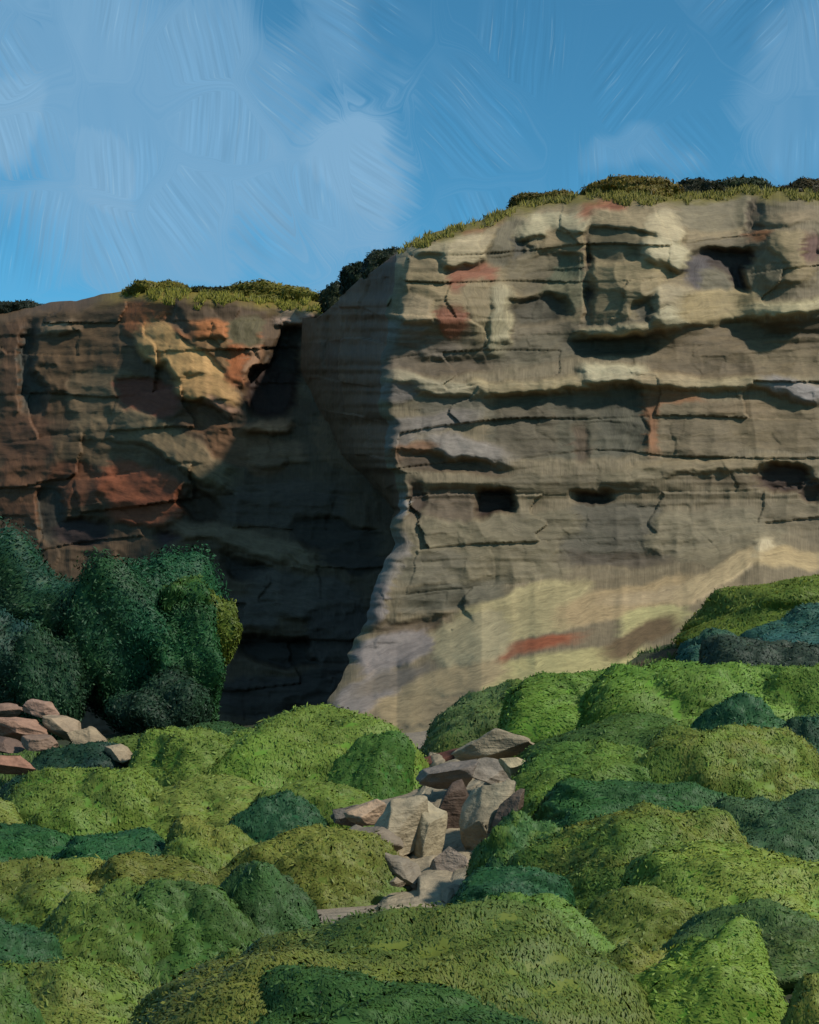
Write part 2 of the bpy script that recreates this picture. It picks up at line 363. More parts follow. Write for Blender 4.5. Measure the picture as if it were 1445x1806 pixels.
LEFT = [
 ('slab',120,640,130,90,0,(66,57,44),.1,0), ('slab',40,660,46,95,0,(70,57,45),.2,0), ('crack',55,650,20,72,0,(46,50,48),-1.8,0), ('slab',130,632,70,56,0,(67,57,43),.3,.2),
 ('ledge',112,574,32,11,-15,(112,103,88),.9,.4), ('slab',172,552,60,18,-15,(66,58,46),.2,0), ('slab',236,562,28,32,10,(96,66,43),.5,.3), ('slab',268,550,30,20,0,(103,68,41),.5,.3),
 ('slab',375,615,48,32,30,(92,76,54),.5,.3), ('slab',330,645,100,32,40,(132,114,80),1.0,.6), ('slab',362,690,52,24,15,(126,108,76),.9,.4), ('ledge',368,580,58,15,3,(120,82,52),.8,.3),
 ('slab',318,570,30,12,20,(70,60,50),-.2,0), ('slab',425,630,26,52,10,(118,76,48),.6,.3), ('pillar',444,640,14,40,8,(104,86,70),.9,.2), ('slab',432,585,26,28,0,(64,64,48),0,0),
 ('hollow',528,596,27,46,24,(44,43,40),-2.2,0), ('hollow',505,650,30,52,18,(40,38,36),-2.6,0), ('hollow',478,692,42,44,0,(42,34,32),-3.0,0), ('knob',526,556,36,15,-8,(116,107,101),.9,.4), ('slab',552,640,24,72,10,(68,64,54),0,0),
 ('slab',600,640,40,100,10,(54,51,45),-.4,0), ('slab',615,745,55,80,10,(74,62,48),.2,0), ('ledge',470,754,36,10,-3,(122,96,76),1.0,.4), ('ledge',386,716,32,10,20,(110,92,80),.8,.3),
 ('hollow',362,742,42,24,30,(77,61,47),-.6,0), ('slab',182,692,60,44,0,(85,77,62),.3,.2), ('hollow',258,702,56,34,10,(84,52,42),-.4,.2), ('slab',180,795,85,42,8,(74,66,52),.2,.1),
 ('slab',215,755,90,24,8,(84,77,62),.5,.2), ('slab',310,790,112,28,30,(87,81,65),.8,.4), ('slab',432,792,70,34,20,(80,63,47),0,0), ('slab',488,802,50,20,0,(86,72,58),.3,.2),
 ('slab',130,852,50,40,0,(78,55,41),.1,0), ('slab',40,862,45,62,0,(76,58,44),.1,0), ('slab',40,770,50,40,0,(72,56,44),.1,0), ('slab',250,868,82,44,20,(96,60,43),.4,.2), ('slab',248,912,56,19,4,(104,64,45),.5,.2),
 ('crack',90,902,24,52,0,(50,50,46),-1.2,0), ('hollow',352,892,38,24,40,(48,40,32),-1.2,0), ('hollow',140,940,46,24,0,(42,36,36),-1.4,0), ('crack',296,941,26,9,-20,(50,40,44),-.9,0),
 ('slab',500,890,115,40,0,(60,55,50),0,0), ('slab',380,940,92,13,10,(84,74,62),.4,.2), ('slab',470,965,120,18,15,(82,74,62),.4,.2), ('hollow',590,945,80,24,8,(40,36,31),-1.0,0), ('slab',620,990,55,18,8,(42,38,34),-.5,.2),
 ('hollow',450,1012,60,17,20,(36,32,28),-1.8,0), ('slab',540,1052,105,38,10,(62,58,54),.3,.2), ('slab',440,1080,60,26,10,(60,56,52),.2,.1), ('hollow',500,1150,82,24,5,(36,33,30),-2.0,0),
 ('slab',600,1122,52,60,0,(54,50,47),0,0), ('slab',470,1232,100,36,0,(48,44,41),0,0), ('slab',590,1220,55,40,0,(50,46,43),.1,0),
]
NAMES = {'slab': 'rock_slab', 'knob': 'rock_knob', 'pillar': 'rock_pillar', 'crack': 'crevice', 'hollow': 'hollow', 'ledge': 'ledge', 'scree': 'scree_slope'}

def paint(U, V, strokes, base_col, seed):
    """composite rock pieces over a depth field: returns id, colour, relief (m), stroke coordinates"""
    ids = np.full(U.shape, -1, int)
    C = np.ones(U.shape + (3,)) * lin(base_col)
    R = np.zeros(U.shape)
    wx = fbm(U / 42, V / 42, seed, 4) * 32 + fbm(U / 11, V / 11, seed + 5, 2) * 4
    wy = fbm(U / 42, V / 42, seed + 9, 4) * 22 + fbm(U / 11, V / 11, seed + 14, 2) * 3
    S = np.zeros(U.shape + (3,)); S[..., 0] = V / 16.0; S[..., 1] = U / 16.0
    for i, (kind, cx, cy, hw, hh, a, c, d, lean) in enumerate(strokes):
        ca, sa = math.cos(math.radians(a)), math.sin(math.radians(a))
        dx = U + wx - cx; dy = V + wy - cy
        lx = dx * ca + dy * sa; ly = -dx * sa + dy * ca
        bristle = fbm(lx / 60 + i * 7.1, ly / 3.5, seed + 40 + i, 2) * 18 * (np.abs(lx) / hw)
        p = 3.2
        rd = ((np.abs(lx) / hw) ** p + (np.abs(ly) / hh) ** p) ** (1 / p)
        r = ((np.abs(lx + np.sign(lx) * bristle) / hw) ** p + (np.abs(ly) / hh) ** p) ** (1 / p)
        q = min(hw, hh)
        soft = sstep(1 + 7 / q, 1 - 7 / q, rd)
        csoft = sstep(1 + 5.5 / q, 1 - 5.5 / q, r)
        var = 1 + 0.16 * fbm(lx / 50 + i, ly / 9, seed + 90 + i, 3)
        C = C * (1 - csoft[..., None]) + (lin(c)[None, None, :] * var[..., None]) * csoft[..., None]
        off = d + lean * ly / hh * np.clip(q / 25, .4, 1.4) + 0.07 * fbm(lx / 60 + 3 * i, ly / 20, seed + 130 + i, 3)
        R = R * (1 - soft) + off * soft
        msk = r < 1
        ids[msk] = i
        if hh > hw:
            lx, ly = ly, lx
        S[msk] = np.stack([lx / 16.0 + i * 13.7, ly / 16.0 + i * 5.3, np.full(U.shape, i * 3.1)], -1)[msk]
    return ids, C, R, S

def split_grid(root_name, XYZ, ids, C, S, strokes, kal, mat, min_faces=12):
    nv, nu = ids.shape
    idx = np.arange(nv * nu).reshape(nv, nu)
    quads = np.stack([idx[:-1, :-1], idx[1:, :-1], idx[1:, 1:], idx[:-1, 1:]], -1).reshape(-1, 4)
    fid = ids[:-1, :-1].reshape(-1)
    V = XYZ.reshape(-1, 3); CC = np.clip(C.reshape(-1, 3) * kal, 0.004, 0.75); SS = S.reshape(-1, 3)
    # vertex normals over the whole surface would break at part borders: keep the overlap by sharing border rings
    root = None
    for k in [-1] + sorted(set(fid.tolist()) - {-1}):
        q = quads[fid == k]
        if k >= 0 and len(q) < min_faces:
            root_extra.append(q)
            continue
        used, inv = np.unique(q, return_inverse=True)
        ss = SS[used].copy()
        if k >= 0:
            kind, cx, cy, hw, hh, a = strokes[k][:6]
        me = make_mesh(root_name if k < 0 else NAMES[strokes[k][0]], V[used], inv.reshape(-1, 4), mat,
                       {'col': ('FLOAT_COLOR', rgba(CC[used])), 'stroke': ('FLOAT_VECTOR', ss)})
        o = link(me.name.split('.')[0], me, root)
        if root is None:
            root = o
    return root
root_extra = []

# --- the sunlit headland (right)
rimR_x = [560, 640, 700, 760, 850, 920, 1000, 1080, 1180, 1260, 1310, 1445, 1700]
rimR_y = [560, 490, 446, 412, 388, 358, 350, 334, 346, 338, 334, 340, 350]
cor_y = [330, 440, 520, 650, 720, 830, 900, 960, 1030, 1100, 1190, 1262, 1340, 1420]
cor_x = [720, 700, 690, 670, 672, 688, 700, 690, 664, 640, 606, 570, 545, 530]
tal_x = [500, 700, 850, 1000, 1150, 1340, 1445, 1700]
tal_y = [1190, 1170, 1078, 1034, 1012, 958, 985, 990]
prof_v = [320, 380, 430, 560, 590, 640, 670, 700, 780, 850, 880, 930, 1060, 1500]
prof_d = [100.5, 99.2, 98.0, 97.2, 97.4, 97.0, 96.4, 96.6, 96.0, 95.4, 95.8, 95.2, 94.2, 92.0]

def right_field(s, v01):
    """s 0..1 from the corner edge to beyond the right border, v01 0..1 from rim to foot"""
    S1, T1 = np.meshgrid(s, v01)
    V = np.zeros_like(S1); U = np.zeros_like(S1)
    U[:] = 700 + S1 * 860
    for _ in range(4):
        top = np.interp(U, rimR_x, rimR_y) + 9 * fbm(U / 40, U * 0, 3, 3)
        V = top + T1 * (1400 - top)
        cor = np.interp(V, cor_y, cor_x) + 24 * fbm(V / 30, V * 0 + 4, 8, 3)
        U = cor + (1560 - cor) * S1
    return U, V, cor, top
s = np.linspace(0, 1, 440) ** 1.06
t = np.linspace(0, 1, 540)
U, V, cor, top = right_field(s, t)
ids, C, R, S = paint(U, V, RIGHT, (112, 102, 82), 21)
tal = np.interp(U, tal_x, tal_y) + 14 * fbm(U / 60, U * 0 + 2, 12, 3)
Yd = np.interp(V, prof_v, prof_d) + (U - 700) * 0.006
k_t = 0.082
Yd = Yd - np.maximum(V - tal, 0) * k_t - 1.2 * sstep(-30, 10, V - tal)
edge = np.clip(1 - (U - cor) / 26.0, 0, 1)
Yd = Yd + 1.2 * edge ** 2                                   # the corner rounds back
up = sstep(620, 560, V)
Yd = Yd - up * (1.3 * np.exp(-((U - 780) / 75) ** 2) - 1.0 * np.exp(-((U - 960) / 60) ** 2) + 1.6 * np.exp(-((U - 1140) / 75) ** 2) - 1.5 * np.exp(-((U - 1290) / 60) ** 2) + 1.2 * np.exp(-((U - 1400) / 60) ** 2))
Yd = Yd + 3.5 * np.clip(1 - (V - top) / 26.0, 0, 1) ** 2     # the rim rounds off
strata = (ridge(U / 260, V / 16, 71, 3) - 0.6) * 0.12 * sstep(40, -20, V - tal)
wallm = sstep(30, -25, V - tal)
b1, t1 = blocks(U, V, 210, 66, 301, 5.0)
b2, t2 = blocks(U, V, 64, 27, 307, 3.0)
block = (ridge(U / 62, V / 60, 51, 2) - 0.6) * 0.45 + wallm * (b1 * .22 + b2 * .035)
C = C * (1 + wallm * (t1 * .16 + t2 * .16))[..., None]
fine = fbm(U / 16, V / 11, 33, 3) * 0.09
Yd = Yd - np.where(R < 0, R * .5, R * .62) - strata - block - fine
XYZ = P(U, V, Yd)
K_R, K_L = np.array((.84, .79, .73)), np.array((1.45, 1.16, .93))
# green haze of plants along the very rim
gr = sstep(26, 6, (V - top) + 22 * fbm(U / 30, V / 12, 61, 3))[..., None] * sstep(700, 780, U)[..., None]
C = C * (1 - gr) + lin((104, 96, 44)) * gr
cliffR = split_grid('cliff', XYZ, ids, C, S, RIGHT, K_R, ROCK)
tag(cliffR, 'sunlit tan headland cliff with pale ledges, filling the right side', 'cliff', kind='structure')

# its shaded flank, from the corner edge back into the gorge
nt = 90
tt = np.linspace(0, 1, nt)[None, :]
c0 = XYZ[:, 0, :]; v0 = V[:, 0]; u0 = U[:, 0]
back_u = np.where(v0 < 900, np.interp(v0, [440, 520, 650, 800, 900, 1000], [560, 535, 530, 580, 690, 700]), np.interp(v0, [900, 1000, 1400], [690, 720, 720]))
Us = u0[:, None] + (back_u - u0)[:, None] * tt
Vs = v0[:, None] + 0 * tt
topv = np.interp(Us, rimR_x, rimR_y)
Vs = Vs + (np.maximum(topv - Vs, 0)) * 1.0
Y0 = Yd[:, 0]
Ys = Y0[:, None] + (126.5 - Y0)[:, None] * tt ** 0.9
Rl = ((ridge(Us / 40, Vs / 90, 5, 4) - .6) * 2.2 + fbm(Us / 14, Vs / 30, 6, 3) * 1.0) * np.minimum(1, tt * 8)
bf, tf_ = blocks(Ys * 11, Vs, 120, 60, 505, 4.0)
Us = Us + bf * 3.0 * np.minimum(1, tt * 6) * np.minimum(1, (1 - tt) * 6)
Xs = P(Us, Vs, Ys + Rl)
ncol = np.ones(Us.shape + (3,)) * lin((60, 51, 41))
ncol = ncol * (1 + .3 * tf_)[..., None]
ncol = ncol * (1 + .5 * fbm(Us / 24, Vs / 70, 15, 3))[..., None]
Sv = np.stack([Vs / 16, Us / 16, Us * 0], -1)
nv_, nu_ = Us.shape
idx = np.arange(nv_ * nu_).reshape(nv_, nu_)
q = np.stack([idx[:-1, :-1], idx[:-1, 1:], idx[1:, 1:], idx[1:, :-1]], -1).reshape(-1, 4)
me = make_mesh('rock_flank', Xs.reshape(-1, 3), q, ROCK, {'col': ('FLOAT_COLOR', rgba(ncol.reshape(-1, 3) * np.array((2.5, 1.8, 1.4)))), 'stroke': ('FLOAT_VECTOR', Sv.reshape(-1, 3))})
link('rock_flank', me, cliffR)

# --- the darker cliff behind (left)
rimL_x = [-400, 0, 120, 240, 350, 480, 560, 620, 700, 900]
rimL_y = [575, 548, 533, 512, 516, 524, 534, 530, 520, 510]
u = np.linspace(-190, 800, 420); t = np.linspace(0, 1, 380)
UL, T1 = np.meshgrid(u, t)
topL = np.interp(UL, rimL_x, rimL_y) + 12 * fbm(UL / 45, UL * 0 + 9, 4, 3)
VL = topL + T1 * (1400 - topL)
idsL, CL, RL, SL = paint(UL, VL, LEFT, (62, 54, 43), 77)
YL = 140 - UL / 690 * 17 - (VL - 500) * 0.013
YL = YL + 3.5 * np.clip(1 - (VL - topL) / 22.0, 0, 1) ** 2
YL = YL + 3.0 * np.exp(-((UL - 510) / 50) ** 2) * sstep(900, 600, VL) - 2.5 * np.exp(-((UL - 330) / 90) ** 2) * sstep(1000, 600, VL)
b1, t1 = blocks(UL, VL, 170, 64, 401, 5.0)
b2, t2 = blocks(UL, VL, 60, 27, 407, 3.0)
CL = CL * (1 + t1 * .2 + t2 * .2)[..., None]
YL = YL - b1 * .32 - b2 * .06 - np.where(RL < 0, RL * .7, RL * .9) - (ridge(UL / 230, VL / 30, 171, 3) - .6) * 0.25 - (ridge(UL / 75, VL / 70, 151, 3) - .6) * 1.0 - fbm(UL / 18, VL / 13, 133, 3) * 0.18
grL = sstep(30, 6, (VL - topL) + 26 * fbm(UL / 34, VL / 14, 62, 3))[..., None] * sstep(150, 235, UL)[..., None]
CL = CL * (1 - grL) + lin((88, 84, 34)) * grL
XL = P(UL, VL, YL)
cliffL = split_grid('cliff', XL, idsL, CL, SL, LEFT, K_L, ROCK)
tag(cliffL, 'shaded brown cliff with rust and ochre patches, behind the gorge on the left', 'cliff', kind='structure')

# --- plateaus behind both rims
def plateau(rim, parent, depth, drop, colr):
    n = 24
    k = (np.linspace(0, 1, n) ** 1.5)[:, None, None]
    out = rim[None] + k * np.array([0, depth, drop])[None, None]
    out = np.concatenate([out], 0)
    w = rim.shape[0]
    d = fbm(out[..., 0] / 6, out[..., 1] / 6, 31, 3) * 1.2 * np.minimum(1, k[..., 0] * 4)
    out[..., 2] += d
    idx = np.arange(n * w).reshape(n, w)
    q = np.stack([idx[:-1, :-1], idx[:-1, 1:], idx[1:, 1:], idx[1:, :-1]], -1).reshape(-1, 4)
    cc = np.ones((n * w, 3)) * lin(colr) * (1 + .6 * fbm(out[..., 0] / 3, out[..., 1] / 3, 8, 3)).reshape(-1, 1)
    me = make_mesh('plateau', out.reshape(-1, 3), q, EARTH, {'col': ('FLOAT_COLOR', rgba(cc)), 'stroke': ('FLOAT_VECTOR', out.reshape(-1, 3))})
    return link('plateau', me, parent)
plateau(np.concatenate([Xs[0, ::-1][:-1], XYZ[0]], 0), cliffR, 60, 1.0, (92, 88, 40))
plateau(XL[0], cliffL, 60, 0.5, (88, 84, 40))

# ------------------------------------------------------------------ shrubs: name, cx, half width, top, base, Y, colours, label, density, flatness
G1, G2, G3 = (102, 138, 50), (92, 124, 46), (74, 106, 44)       # bright, mid, deep green
O1, O2 = (116, 126, 50), (96, 104, 42)                          # olive
T1c, T2c = (42, 86, 52), (36, 68, 46)                           # blue-green, kept dark to carry depth of shadow
L1 = (122, 142, 62)                                             # pale sage
LIME = (108, 148, 50)
SH = [
 # left, far to near
 ('dark_bush', 262, 116, 985, 1325, 97, [(38,88,52),(38,78,48),(46,84,44)], 'tall dark green bush in the middle of the clump by the gorge', 1),
 ('dark_bush', 55, 132, 955, 1320, 100, [(38,78,54),(44,78,42),(46,76,48)], 'broad blue green bush under the rust coloured cliff', 1),
 ('dark_bush', 375, 46, 1050, 1190, 95.5, [(92,112,38),(80,102,36)], 'small olive bush put in as the sunlit right edge of the clump', 1),  # olive colour paints the lit edge of the dark bush
 ('dark_bush', 335, 66, 1075, 1325, 94, [(42,90,46),(44,82,40)], 'deep green bush at the gorge side of the clump', 1),
 ('dark_bush', 318, 50, 1020, 1130, 95, [(66,100,40),(48,90,42)], 'mid green bush top above the small olive bush', 1),
 ('dark_bush', 15, 80, 1080, 1290, 95, [(36,74,62),(42,70,46)], 'teal bush cut by the left border above the orange boulders', 1),
 ('dark_bush', 92, 70, 1110, 1315, 94, [(44,80,46),(40,72,44)], 'dark green bush left of the black gap in the clump', 1),
 ('dark_bush', 290, 82, 1185, 1345, 91, [(40,76,44),(36,62,40)], 'low dark green bush at the foot of the clump', 1),
 ('low_shrub', 350, 110, 1276, 1350, 80, [(44,80,42),(52,88,44)], 'low deep green shrub before the foot of the dark clump', 1),
 ('low_shrub', 145, 78, 1312, 1400, 61, [(32,66,44),(28,58,50)], 'small dark teal shrub between the orange and tan boulders', 1),
 ('round_shrub', 545, 150, 1250, 1430, 60, [LIME,G1,G2], 'bright lime round shrub at the mouth of the gorge', 1),
 ('round_shrub', 650, 62, 1294, 1425, 57, [(56,104,38),(60,110,44)], 'deep green shrub right of the bright lime shrub', 1),
 ('round_shrub', 235, 85, 1300, 1400, 63, [G2,G3], 'mid green shrub at the right end of the boulders', 1),
 ('round_shrub', 350, 100, 1288, 1430, 59, [G1,G2], 'pale green shrub left of the bright lime shrub', 1),
 ('round_shrub', 140, 130, 1356, 1500, 50, [G1,G2,G3], 'wide green shrub below the orange boulders', 1),
 ('round_shrub', 370, 120, 1368, 1490, 50, [L1,G2], 'sage green shrub below the pale green shrub', 1),
 ('round_shrub', 560, 90, 1378, 1480, 49, [G2,G3,G1], 'green shrub beside the rocky gully, under the lime shrub', 1),
 ('low_shrub', 490, 62, 1398, 1490, 46, [T1c,(36,84,50)], 'small blue green shrub in the hollow left of the gully', 1),
 ('round_shrub', -5, 45, 1415, 1500, 47, [L1,O1], 'sage shrub cut by the left border below the boulders', 1),
 ('round_shrub', 60, 110, 1460, 1580, 44, [(44,94,44),T2c], 'deep green shrub on the left border standing in for shaded shrub sides', 1),  # this and the next: dark shrubs in place of shaded shrub sides
 ('low_shrub', 225, 105, 1472, 1570, 42, [T1c,(42,94,50)], 'blue green spreading shrub put in for shade in the middle of the left slope', 1),
 ('round_shrub', 535, 130, 1458, 1640, 40, [O1,O2,G2], 'broad olive shrub left of the gully foot', 1),
 ('round_shrub', 400, 90, 1448, 1590, 41, [O1,G2], 'olive green shrub between the blue green shrubs', 1),
 ('round_shrub', 70, 150, 1520, 1690, 33, [O1,G2,O2], 'olive shrub on the left border above the sage mound', 1),
 ('round_shrub', 290, 110, 1512, 1660, 33, [O1,O2], 'olive shrub behind the two square topped green shrubs', 1),
 ('round_shrub', 190, 112, 1562, 1730, 28, [G2,G3,(76,112,44)], 'mid green square topped shrub left of a dark gap', 1),
 ('round_shrub', 345, 84, 1556, 1715, 28, [(70,110,44),(66,98,48)], 'upright green shrub right of a dark gap', 1),
 ('round_shrub', 460, 75, 1525, 1680, 29, [(62,100,48),(56,86,44)], 'deep green shrub behind the largest mound, left end', 1),
 ('round_shrub', -20, 90, 1620, 1740, 25, [(50,96,48),(40,80,50)], 'deep green shrub tucked into the left border near the bottom', 1),
 ('mound_shrub', 165, 185, 1692, 1930, 18, [L1,(116,130,60),G2], 'sage green mound in the lower left corner', 1),
 ('mound_shrub', 410, 95, 1672, 1900, 16.5, [L1,(108,132,58)], 'pale sage mound between the corner mound and the largest mound', 1),
 ('mound_shrub', -30, 65, 1715, 1900, 15.5, [(56,100,46),G3], 'dark green mound cut by the lower left border', 1),
 ('mound_shrub', 735, 370, 1606, 1960, 15, [(120,124,52),(108,116,48),(88,108,46)], 'largest olive mound at the bottom centre', 1),
 ('mound_shrub', 690, 270, 1735, 1990, 13, [(62,98,42),(54,88,42)], 'deep green mound at the bottom edge standing in for shade on the front of the largest mound', 1),  # darker shrub painting the shaded lower front of the largest mound
 # right, far to near
 ('ridge_shrub', 1465, 150, 1014, 1110, 80, [(98,118,38),(108,124,44)], 'olive shrub crowning the ridge on the right border', 1),
 ('ridge_shrub', 1430, 110, 1066, 1180, 74, [(58,108,98),(54,98,82)], 'teal shrub below the ridge on the right border', 1),
 ('ridge_shrub', 1265, 48, 1110, 1180, 72, [(56,100,84),(60,96,70)], 'small teal shrub left of the larger teal shrub', 1),
 ('ridge_shrub', 1365, 110, 1128, 1230, 69, [(58,76,58),(54,70,54)], 'slate green shrub above the bright slope', 1),
 ('round_shrub', 905, 92, 1202, 1310, 66, [(92,116,48),(86,112,66)], 'olive shrub on the bare slope left of the rusty soil', 1),
 ('round_shrub', 1060, 120, 1182, 1320, 60, [LIME,G1], 'lime green shrub with slanting crown right of the rusty soil', 1),
 ('round_shrub', 1215, 150, 1170, 1320, 59, [G1,(112,156,54)], 'bright green shrub at the top of the right slope', 1),
 ('round_shrub', 1400, 120, 1178, 1330, 58, [(104,140,50),G2], 'green shrub on the right border under the slate green shrub', 1),
 ('low_shrub', 1100, 110, 1262, 1340, 54, [(66,98,44),G3], 'deep green low shrub in the band across the right slope', 1),
 ('round_shrub', 1310, 62, 1226, 1350, 53, [T1c,(52,100,52)], 'blue green shrub standing in the right slope', 1),
 ('round_shrub', 1430, 75, 1268, 1440, 49, [(44,88,58),T2c], 'dark blue green shrub on the right border halfway up', 1),
 ('round_shrub', 1075, 135, 1308, 1450, 46, [G1,G2,(80,124,48)], 'green shrub right of the gully head', 1),
 ('round_shrub', 1270, 135, 1284, 1440, 46, [(112,138,54),O1,G2], 'olive tinged shrub in the middle of the right slope', 1),
 ('low_shrub', 1130, 130, 1380, 1470, 41, [(58,104,50),(52,92,48)], 'deep green low shrub in the lower band of the right slope', 1),
 ('round_shrub', 1390, 130, 1402, 1530, 38, [(66,98,58),(56,90,56)], 'grey green shrub on the right border', 1),
 ('round_shrub', 955, 78, 1440, 1600, 37, [(58,104,52),G2,(48,94,52)], 'deep green shrub leaning over the gully foot', 1),
 ('round_shrub', 1150, 165, 1418, 1610, 34, [G2,O1,(100,132,52)], 'broad green and olive shrub right of the gully', 1),
 ('low_shrub', 900, 70, 1528, 1600, 31, [(46,94,50),T1c], 'dark blue green low shrub at the foot of the gully', 1),
 ('round_shrub', 1330, 200, 1492, 1700, 26, [(124,150,56),G1,(110,140,52)], 'broad light green shrub on the right border below the grey green one', 1),
 ('round_shrub', 1140, 90, 1570, 1700, 24, [O1,(104,122,48)], 'olive shrub right of the small dark hole', 1),
 ('low_shrub', 1330, 110, 1588, 1690, 22, [(76,110,54),(66,100,50)], 'mid green low shrub above the bright bottom shrub', 1),
 ('mound_shrub', 925, 120, 1576, 1720, 19, [(108,142,56),G1], 'light green mound at the back of the largest mound', 1),
 ('mound_shrub', 1080, 120, 1665, 1900, 16, [O1,(98,116,46)], 'olive mound left of the bright bottom shrub', 1),
 ('mound_shrub', 1215, 138, 1642, 1940, 15, [(110,150,48),(92,138,44),(84,126,44)], 'bright green mound left of the black gap', 1),
 ('mound_shrub', 1470, 80, 1716, 1940, 13.5, [(104,132,50),O1], 'olive green mound in the lower right corner', 1),
 ('low_shrub', 1400, 70, 1636, 1700, 20.5, [(72,96,52),(84,112,50)], 'small grey green shrub right above the black gap', 1),
]
# rim plants
RIM = [
 ('rim_bush', 640, 34, 466, 540, 112, [(30,44,26),(38,50,28)], 'dark bush leaning on the headland edge above the gorge', 1),
 ('rim_bush', 674, 30, 442, 510, 106, [(34,46,28),(44,54,30)], 'dark bush at the top of the headland edge', 1),
 ('rim_bush', 604, 32, 500, 575, 119, [(34,46,28),(50,60,30)], 'dark bush in the notch where both cliffs meet', 1),
 ('rim_bush', 490, 28, 528, 566, 124, [(34,44,26),(44,52,28)], 'dark bush on the left rim beside a grey stone', 1),
 ('rim_bush', 375, 46, 510, 545, 126, [(46,50,24),(60,66,28)], 'dark olive bush in the middle of the left rim', 1),
 ('rim_bush', 285, 50, 500, 540, 128, [(108,108,38),(98,98,36)], 'yellow olive bush on the left rim above rust rock', 1),
 ('rim_bush', 470, 75, 506, 545, 127, [(104,106,38),(92,94,34)], 'wide yellow olive bush on the left rim', 1),
 ('rim_bush', 40, 55, 536, 572, 136, [(40,50,34),(48,54,36)], 'dark bush on the far left rim', 1),
 ('rim_bush', 1232, 46, 321, 346, 103, [(40,46,26),(48,52,30)], 'dark bush on the right rim above the grey rock', 1),
 ('rim_bush', 1312, 40, 316, 346, 104, [(44,58,28),(38,50,26)], 'dark green bush on the right rim', 1),
 ('rim_bush', 1425, 46, 320, 350, 105, [(56,54,28),(66,60,30)], 'brown green bush on the right rim at the border', 1),
 ('rim_bush', 1110, 72, 320, 356, 102, [(112,108,40),(98,92,36)], 'yellow olive bush crowning the right rim', 1),
 ('rim_bush', 960, 52, 342, 372, 101, [(96,92,36),(84,80,34)], 'olive bush on the sloping right rim', 1),
]
# ------------------------------------------------------------------ the ground, through the feet of the shrubs
CTRL = [tuple(P(s_[1], s_[4], s_[5])) for s_ in SH]
for (px, py, Y) in [(760, 1562, 38), (800, 1470, 45), (850, 1365, 55), (770, 1345, 62), (900, 1320, 62), (700, 1330, 72), (640, 1300, 84), (800, 1290, 78), (1000, 1230, 78), (1200, 1130, 82),
                    (100, 1400, 60), (0, 1400, 62), (300, 1352, 98), (300, 1350, 110), (500, 1345, 104), (500, 1330, 115), (0, 1350, 105), (0, 1340, 118), (1440, 1100, 86), (1440, 1000, 96), (1000, 1100, 95), (700, 1290, 110), (300, 1330, 135)]:
    CTRL.append(tuple(P(px, py, Y)))
CTRL = np.array(CTRL)
def ground_z(x, y):
    sh = np.shape(x); x = np.ravel(x); y = np.ravel(y)
    out = np.empty(len(x))
    for a in range(0, len(x), 20000):
        dx = x[a:a + 20000, None] - CTRL[None, :, 0]; dy = y[a:a + 20000, None] - CTRL[None, :, 1]
        sg = 2.0 + 0.045 * CTRL[None, :, 1]
        w = np.exp(-(dx * dx + dy * dy) / (2 * sg * sg)) + 1e-6 / (1 + dx * dx + dy * dy)
        out[a:a + 20000] = (w * CTRL[None, :, 2]).sum(1) / w.sum(1)
    return out.reshape(sh)
gx = np.concatenate([-np.geomspace(3000, 45, 14), np.linspace(-42, 42, 260), np.geomspace(45, 3000, 14)])
gy = np.concatenate([-np.geomspace(400, 6, 8), np.linspace(-4, 12, 14)[:-1], np.linspace(12, 118, 330), np.geomspace(122, 3500, 16)])
GX, GY = np.meshgrid(gx, gy)
GZ = ground_z(GX, GY) - 0.12 + 0.35 * fbm(GX / 3, GY / 3, 5, 4)
cen = np.abs(GX - P(780, 1450, GY)[..., 0])
gull = sstep(6.5, 3.0, cen + 2 * fbm(GX / 2, GY / 2, 14, 3)) * sstep(33, 37, GY) * sstep(104, 94, GY)
rust = sstep(.02, .16, fbm(GX / 5, GY / 5, 24, 3)) * sstep(40, 55, GY) * sstep(90, 76, GY)
GC = np.ones(GX.shape + (3,)) * np.array((0.035, 0.040, 0.020))
GC = GC * (1 - rust[..., None]) + np.array((0.10, 0.050, 0.032)) * rust[..., None]
GC = GC * (1 - gull[..., None]) + np.array((0.21, 0.17, 0.125)) * gull[..., None]
idx = np.arange(GX.size).reshape(GX.shape)
q = np.stack([idx[:-1, :-1], idx[:-1, 1:], idx[1:, 1:], idx[1:, :-1]], -1).reshape(-1, 4)
XY = np.stack([GX, GY, GZ], -1).reshape(-1, 3)
me = make_mesh('ground', XY, q, EARTH, {'col': ('FLOAT_COLOR', rgba(GC.reshape(-1, 3))), 'stroke': ('FLOAT_VECTOR', XY)})
tag(link('ground', me), 'dark earth slope under the shrubs', kind='structure')

